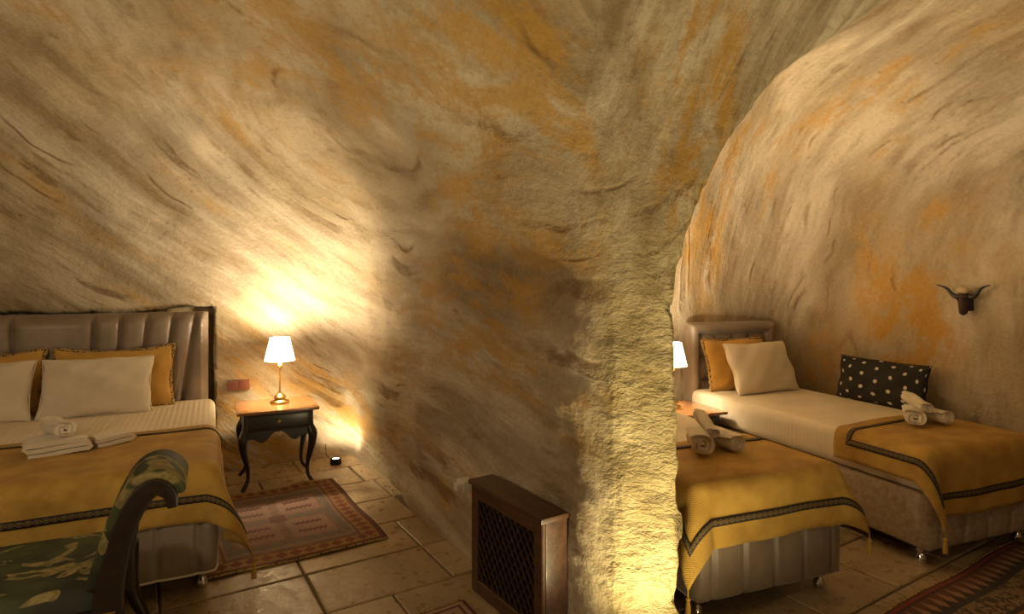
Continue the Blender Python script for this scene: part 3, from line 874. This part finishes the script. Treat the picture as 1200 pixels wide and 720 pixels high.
# ------------------------------------------------------------------ nightstand and lamp
def nightstand(label, loc, deg, w, d, h):
    root = thing('nightstand', label, 'nightstand', loc, deg)
    box('top', -w/2-0.02, w/2+0.02, -0.025, d+0.02, h-0.022, h, 'topwood', root, bev=0.007, seg=3)
    box('carcass', -w/2+0.03, w/2-0.03, 0.012, d-0.01, h-0.155, h-0.022, 'darkwood', root, bev=0.004)
    dr = box('drawer', -w/2+0.055, w/2-0.055, 0.002, 0.03, h-0.132, h-0.038, 'darkwood', root, bev=0.006, seg=3)
    k = lathe('knob', [(0.006, 0.0), (0.006, 0.010), (0.013, 0.016), (0.012, 0.024), (0.0, 0.027)], 'brass', dr, seg=14)
    k.location = (0, 0.002, h-0.085); k.rotation_euler = (math.radians(90), 0, 0)
    # shaped apron
    n = 40; xs_ = np.linspace(-w/2+0.04, w/2-0.04, n); pr = []
    for x in xs_:
        t = abs(x)/(w/2-0.04); pr.append((x, h-0.215 + 0.045*(0.5+0.5*math.cos(min(t*1.25, 1)*math.pi*2))*(-1 if False else 1)*(1-t) + 0.018*math.sin(t*9) - 0.02*t))
    prof = [(x, z) for x, z in pr] + [(xs_[-1], h-0.15), (xs_[0], h-0.15)]
    extrude_profile('apron', prof, 0.014, 0.034, 'darkwood', root)
    extrude_profile('apron', prof, d-0.03, d-0.012, 'darkwood', root)
    for sx in (-1, 1):
        box('side_apron', min(sx*(w/2-0.055), sx*(w/2-0.035)), max(sx*(w/2-0.055), sx*(w/2-0.035)), 0.03, d-0.03, h-0.20, h-0.15, 'darkwood', root, bev=0.003)
        for sy, y in ((-1, 0.04), (1, d-0.04)):
            x = sx*(w/2-0.045)
            pts = smooth_path([(x, y, h-0.03), (x, y, h-0.14), (x+sx*0.020, y+sy*0.018, h-0.21), (x+sx*0.012, y+sy*0.010, h-0.31), (x-sx*0.012, y-sy*0.010, h*0.28), (x-sx*0.014, y-sy*0.012, h*0.13), (x+sx*0.008, y+sy*0.008, 0.03), (x+sx*0.026, y+sy*0.022, 0.004)], 5)
            zz = pts[:, 2]
            rad = list(np.interp(zz, [0.0, 0.03, 0.10, h*0.3, h-0.31, h-0.20, h-0.14, h], [0.013, 0.015, 0.013, 0.017, 0.027, 0.036, 0.030, 0.026]))
            tube('leg', [tuple(p) for p in pts], rad, 'darkwood', root, seg=10)
    return root
def table_lamp(label, loc, power):
    root = thing('table_lamp', label, 'lamp', loc)
    lathe('base', [(0.070, 0.0), (0.073, 0.009), (0.068, 0.018), (0.044, 0.026), (0.038, 0.036), (0.046, 0.048), (0.034, 0.064), (0.014, 0.078)], 'brass', root, 28)
    lathe('stem', [(0.010, 0.072), (0.014, 0.080), (0.007, 0.090), (0.0065, 0.20), (0.012, 0.206), (0.007, 0.214), (0.0065, 0.27), (0.013, 0.276), (0.013, 0.282)], 'brass', root, 16)
    s = lathe('socket', [(0.020, 0.282), (0.021, 0.30), (0.017, 0.305), (0.017, 0.335), (0.010, 0.34)], 'brass', root, 16)
    sh = lathe('shade', [(0.116, 0.335), (0.074, 0.515), (0.072, 0.515), (0.114, 0.335)], 'shade', root, 40, closed=True)
    lathe('bulb', [(0.008, 0.335), (0.014, 0.35), (0.024, 0.385), (0.022, 0.41), (0.0, 0.425)], 'lens', root, 14)
    ld = bpy.data.lights.new('bulb_light', 'POINT'); ld.energy = power; ld.color = WARM; ld.shadow_soft_size = 0.05
    lo = bpy.data.objects.new('bulb_light', ld); COL.objects.link(lo); lo.parent = root; lo.location = (0, 0, 0.48)
    return root
NH = 0.59
nightstand('dark wooden nightstand with curved legs between double bed and rug', at1(0.44, 4.78), TH1, 0.54, 0.47, NH)
table_lamp('lit brass table lamp on the dark nightstand beside the double bed', at1(0.47, 5.04, NH), P_TABLE)
nightstand('brown topped nightstand between the two single beds', at2(2.89, 3.74), TH2, 0.48, 0.46, 0.55)
table_lamp('lit table lamp partly hidden behind the pillar, between single beds', at2(2.83, 3.98, 0.55), P_TABLE*0.55)

# ------------------------------------------------------------------ floor spots (recessed uplights)
def floor_spot(label, loc, power, aim, cone=120, blend=0.8, col=WARM, size=0.03):
    root = thing('floor_spotlight', label, 'spotlight', loc)
    lathe('housing', [(0.045, 0.0), (0.047, 0.012), (0.044, 0.05), (0.036, 0.052), (0.034, 0.040), (0.0, 0.038)], 'black', root, 24)
    lathe('lens', [(0.033, 0.040), (0.028, 0.046), (0.0, 0.049)], 'lens', root, 20)
    ld = bpy.data.lights.new('spot_light', 'SPOT'); ld.energy = power; ld.color = col; ld.spot_size = math.radians(cone); ld.spot_blend = blend; ld.shadow_soft_size = size
    lo = bpy.data.objects.new('spot_light', ld); COL.objects.link(lo); lo.parent = root; lo.location = (0, 0, 0.07)
    lo.rotation_euler = Vector(aim).to_track_quat('-Z', 'Y').to_euler()
    return root
fs = floor_spot('small lit floor spotlight in the corner behind nightstand leg', at1(0.93, 5.20), P_CORNER, (R1[0]*0.3+D1[0]*0.3, R1[1]*0.3+D1[1]*0.3, 1), 150, 1.0)
tube('cable', [(0.0, 0.04, 0.02), (-0.04, 0.03, 0.008), (-0.10, 0.06, 0.06), (-0.12, 0.10, 0.14)], 0.003, 'black', fs, seg=6)
floor_spot('floor spotlight at the foot of the stone pillar', (0.52, 2.17, 0), P_PILLAR, (0.0, 0.1, 1), 150, 1.0, (1.0, 0.82, 0.42))
floor_spot('floor spotlight aimed at the pillar from in front of single bed', (1.0, 1.42, 0), P_PILLAR*3.1, (-0.3, 0.4, 1), 150, 1.0, (1.0, 0.80, 0.43))
sc = thing('vault_fill_lamp', 'added brass bowl lamp, hidden behind the pillar to brighten the vault', 'lamp', at2(1.60, 3.45, 1.42), TH2)  # added, hidden by the pillar: lights the right vault from its left side
lathe('bowl', [(0.0, -0.07), (0.04, -0.06), (0.085, -0.02), (0.10, 0.04), (0.096, 0.04), (0.08, -0.015), (0.035, -0.05), (0.0, -0.058)], 'brass', sc, 24)
box('bracket', -0.16, -0.02, -0.012, 0.012, -0.075, -0.05, 'brass', sc)
_ld = bpy.data.lights.new('vault_fill_light', 'POINT'); _ld.energy = P_VAULT_FILL; _ld.color = WARM; _ld.shadow_soft_size = 0.04
_lo = bpy.data.objects.new('vault_fill_light', _ld); COL.objects.link(_lo); _lo.parent = sc; _lo.location = (0, 0, 0.02)

# ------------------------------------------------------------------ wall fittings
o = thing('wall_socket', 'brown double wall socket above the nightstand, by the headboard', 'socket', at1(0.185, 5.385, 0.70), TH1)
for k in (-1, 1):
    p = box('socket_plate', k*0.042-0.041, k*0.042+0.041, -0.018, 0.05, -0.040, 0.040, 'brownplastic', o, bev=0.005)
    q = lathe('socket_well', [(0.020, 0.0), (0.018, 0.003), (0.006, 0.004), (0.0, 0.004)], 'brownplastic', p, 14)
    q.location = (k*0.042, -0.018, 0); q.rotation_euler = (math.radians(90), 0, 0)

# lattice-fronted wooden box along the partition wall
LX, LY = (0.311, -0.47); LN = math.hypot(LX, LY); ldeg = math.degrees(math.atan2(LY, LX))
lb = thing('lattice_cabinet', 'low brown wooden cabinet with lattice front against the partition wall', 'cabinet', (-0.205, 3.01, 0), ldeg)
BW, BH, BD = 0.60, 0.553, 0.135            # local x along front, +y to the wall, front at y=0
box('top_panel', -0.012, BW+0.012, -0.012, BD, BH-0.022, BH, 'boxwood', lb, bev=0.004)
box('side_panel', 0.0, 0.022, 0.022, BD, 0.0, BH-0.022, 'boxwood', lb, bev=0.003)
box('side_panel', BW-0.022, BW, 0.022, BD, 0.0, BH-0.022, 'boxwood', lb, bev=0.003)
fr = thing_part('front_frame', lb)
bm = bmesh.new()
for (x0, x1, z0, z1) in ((0, 0.062, 0, BH-0.022), (BW-0.062, BW, 0, BH-0.022), (0.062, BW-0.062, 0, 0.07), (0.062, BW-0.062, BH-0.085, BH-0.022)):
    t = bmesh.new(); tm = box_me('t', x0, x1, 0, 0.022, z0, z1, 0.004, 1); bm.from_mesh(tm)
bm.to_mesh(fr.data); fr.data.materials.append(MAT['boxwood'])
box('inner_panel', 0.02, BW-0.02, 0.06, 0.07, 0.02, BH-0.03, 'black', lb, bev=0)
X0, X1, Z0, Z1 = 0.060, BW-0.060, 0.068, BH-0.083
for sgn, yl in ((1, 0.006), (-1, 0.013)):
    for k in range(-16, 32):
        c = k*0.062                                            # x*sgn + z = c
        cand = []
        for x in (X0, X1):
            z = c - sgn*(x-X0)*1.25 + Z0
            if Z0 <= z <= Z1: cand.append((x, z))
        for z in (Z0, Z1):
            x = X0 + sgn*(c - (z-Z0))/1.25
            if X0 < x < X1: cand.append((x, z))
        if len(cand) < 2: continue
        (xa, za), (xb, zb) = cand[0], cand[1]
        ln = math.hypot(xb-xa, zb-za)
        if ln < 0.03: continue
        s = box('slat', -ln/2, ln/2, yl, yl+0.007, -0.006, 0.006, 'slatwood', lb, bev=0)
        s.location = ((xa+xb)/2, 0, (za+zb)/2); s.rotation_euler = (0, -math.atan2(zb-za, xb-xa), 0)
o = thing('wall_plug', 'white plastic plug socket on the wall behind lattice cabinet', 'socket', (-0.262, 3.25, 0.44), ldeg)
box('socket_plate', -0.05, 0.03, -0.02, 0.05, -0.028, 0.028, 'whiteplastic', o, bev=0.006)
box('plug', -0.02, 0.025, -0.055, -0.018, -0.02, 0.02, 'whiteplastic', o, bev=0.008)

# horned skull on the right wall
sk = thing('skull_trophy', 'small horned animal skull mounted on the right stone wall', 'wall trophy', at2(4.30, 2.71, 1.44), TH2-90)
sk.scale = (0.78, 0.9, 0.9)
# local: x along wall (to the camera's right), -y into the room
def skull():
    vs, fs = tube_data([(0, -0.03, 0.035), (0, -0.045, 0.01), (0, -0.05, -0.03), (0, -0.055, -0.075), (0, -0.055, -0.115), (0, -0.05, -0.125)], [0.030, 0.044, 0.042, 0.034, 0.029, 0.016], 14)
    link('face', mesh('face', vs, fs), 'hide', sk)
    vs, fs = tube_data([(-0.05, -0.05, 0.045), (-0.035, -0.065, 0.055), (0, -0.07, 0.058), (0.035, -0.065, 0.055), (0.05, -0.05, 0.045)], [0.012, 0.024, 0.027, 0.024, 0.012], 12)
    link('crown', mesh('crown', vs, fs), 'bone', sk)
    for s in (-1, 1):
        pts = smooth_path([(s*0.03, -0.04, 0.012), (s*0.07, -0.045, 0.008), (s*0.105, -0.05, 0.03), (s*0.135, -0.055, 0.065), (s*0.175, -0.06, 0.085), (s*0.215, -0.065, 0.095)], 5)
        tube('horn', [tuple(p) for p in pts], list(np.linspace(0.022, 0.004, len(pts))), 'horn', sk, seg=10)
        e = lathe('eye_socket', [(0.011, 0.0), (0.009, 0.004), (0.0, 0.005)], 'black', sk, 10); e.location = (s*0.026, -0.084, -0.01); e.rotation_euler = (math.radians(75), 0, s*0.5)
    box('wall_mount', -0.03, 0.03, -0.02, 0.10, -0.10, 0.03, 'darkwood', sk, bev=0.006)
skull()

# ------------------------------------------------------------------ chaise at the foot of the double bed
def chaise():
    # local origin: front right inner seat corner on the floor; x to the right, y to the bed
    root = thing('chaise', 'dark wooden chaise with green leaf-patterned upholstery and scrolled arm', 'chaise', at1(-0.34, 2.46), TH1)
    W, D, S, AD = 1.55, 0.60, 0.50, 0.32
    # seat cushion: crowned
    def seat(a, b):
        ea = min(a, W-a); eb = min(b, D-b); e = min(ea, eb)
        return (-W+a+0.02, b, S-0.075 + 0.075*min(max(e, 0)/0.05, 1)**0.5 + 0.015*math.sin(math.pi*b/D)*math.sin(math.pi*a/W))
    surf('seat', seat, sorted(set(list(np.linspace(0, 0.06, 6)) + list(np.linspace(0.06, W-0.06, 20)) + list(np.linspace(W-0.06, W, 6)))), sorted(set(list(np.linspace(0, 0.06, 6)) + list(np.linspace(0.06, D-0.06, 10)) + list(np.linspace(D-0.06, D, 6)))), 'brocade', root)
    box('rail', -W, 0.05, -0.015, 0.03, S-0.19, S-0.07, 'darkwood', root, bev=0.008)
    box('rail', -W, 0.05, D-0.03, D+0.015, S-0.19, S-0.07, 'darkwood', root, bev=0.008)
    tube('beading', [(-W, -0.017, S-0.085), (0.04, -0.017, S-0.085)], 0.005, 'brass', root, seg=6)
    # scrolled arms
    cl = smooth_path([(0.02, S-0.16), (0.025, S-0.02), (0.055, S+0.10), (0.095, S+0.22), (0.155, S+0.315), (0.215, S+0.345), (0.270, S+0.315), (0.285, S+0.26)], 6)
    cl = cl*np.array([0.74, 1.0]); cl[:, 1] = np.where(cl[:, 1] > S, S + (cl[:, 1]-S)*0.93, cl[:, 1])
    T = np.gradient(cl, axis=0); T /= np.linalg.norm(T, axis=1, keepdims=True); Nn = np.stack([-T[:, 1], T[:, 0]], 1)   # left-hand normal: inner/top side
    n = len(cl); th = np.interp(np.arange(n), [0, n*0.3, n*0.6, n-1], [0.050, 0.036, 0.034, 0.016])
    for sx in (1, -1):
        ox = 0 if sx == 1 else -W+0.04
        wood = [(ox + sx*x, z) for x, z in np.concatenate([cl + Nn*th[:, None], (cl - Nn*th[:, None])[::-1]])]
        if sx == -1: wood = wood[::-1]
        for y0 in (-0.02, AD-0.03):
            arm = extrude_profile('arm_frame', wood, y0, y0+0.05, 'darkwood', root, bev=0.006)
        k0, k1 = int(n*0.16), int(n*0.93)
        inner = cl[k0:k1] + Nn[k0:k1]*(th[k0:k1, None] + 0.028); outer = cl[k0:k1] - Nn[k0:k1]*0.012
        pad = [(ox + sx*x, z) for x, z in np.concatenate([inner, outer[::-1]])]
        if sx == -1: pad = pad[::-1]
        extrude_profile('arm_upholstery', pad, 0.005, AD-0.005, 'brocade', root, bev=0.012)
        for y in (0.02, D-0.02):
            x = ox + sx*0.02
            pts = smooth_path([(x, y, S-0.08), (x, y, S-0.20), (x+sx*0.012, y, S-0.30), (x+sx*0.05, y, 0.10), (x+sx*0.085, y, 0.012)], 5)
            tube('leg', [tuple(p) for p in pts], list(np.interp(pts[:, 2], [0, S-0.3, S-0.1], [0.018, 0.027, 0.034])), 'darkwood', root, seg=10)
    return root
chaise()

# ------------------------------------------------------------------ rugs
def rug(name, label, corner, deg, w, l, mat, wav=0.004, flipv=False, lift=None, fringe=None):
    root = thing(name, label, 'rug', corner, deg)
    def f(a, b):
        z = 0.010 + wav*math.sin(a*9+1)*math.sin(b*7+2)
        if lift: z += lift(a, b)
        return (a + 0.006*math.sin(b*8), b + 0.008*math.sin(a*7), max(z, 0.006))
    surf('pile', f, np.linspace(0, w, 36), np.linspace(0, l, 44), mat, root, uvfn=lambda a, b: (a, l-b if flipv else b), thick=0.007)
    for b in (0, l):
        tube('binding', [f(a, b) for a in np.linspace(0, w, 24)], 0.006, 'fringe', root, seg=6)
    return root
# rug by the nightstand: right edge from (-.744,3.593) to (-1.416,4.677)
rug('patterned_rug', 'faded pink patterned rug on floor in front of the nightstand', (-0.744-1.02*R3[0], 3.593-1.02*R3[1], 0), TH3, 1.02, 1.24, 'rug_pink',
    lift=lambda a, b: 0.028*math.exp(-((a-0.80)/0.13)**2)*max(0, (b-1.05)/0.22))
rug('kilim_runner', 'striped red and black kilim runner at lower right corner', at3(2.05, 1.45-0.9), TH3, 2.35, 0.9, 'kilim', flipv=True, wav=0.002)
rug('red_bordered_rug', 'beige rug corner with red lines in front of lattice cabinet', (-0.235-1.0*R3[0]+1.6*0.525, 2.886-1.0*R3[1]-1.6*0.851, 0), TH3, 1.0, 1.6, 'rug_red', wav=0.002)

# ------------------------------------------------------------------ added fill lamps in lantern form, out of view in the hall
def fill_lamp(label, loc, power, drop):
    root = thing('hall_fill_lamp', label, 'lamp', loc)
    tube('chain', [(0, 0, 0.14), (0, 0, drop)], 0.006, 'brass', root, seg=6)
    lathe('cap', [(0.0, 0.15), (0.02, 0.14), (0.05, 0.11), (0.09, 0.09), (0.09, 0.08)], 'brass', root, 20)
    lathe('globe', [(0.085, 0.08), (0.105, 0.0), (0.085, -0.08), (0.0, -0.10)], 'shade', root, 24)
    ld = bpy.data.lights.new('hall_fill_light', 'POINT'); ld.energy = power; ld.color = (1.0, 0.80, 0.53); ld.shadow_soft_size = 0.11
    lo = bpy.data.objects.new('hall_fill_light', ld); COL.objects.link(lo); lo.parent = root; lo.location = (0, 0, -0.22)
fill_lamp('added fill lamp hung in the hall, left of the camera', (-2.1, 0.3, 2.05), P_FILL, 0.75)
fill_lamp('added fill lamp hung in the hall, right of the camera', (2.2, -0.4, 2.05), P_FILL*0.22, 0.75)
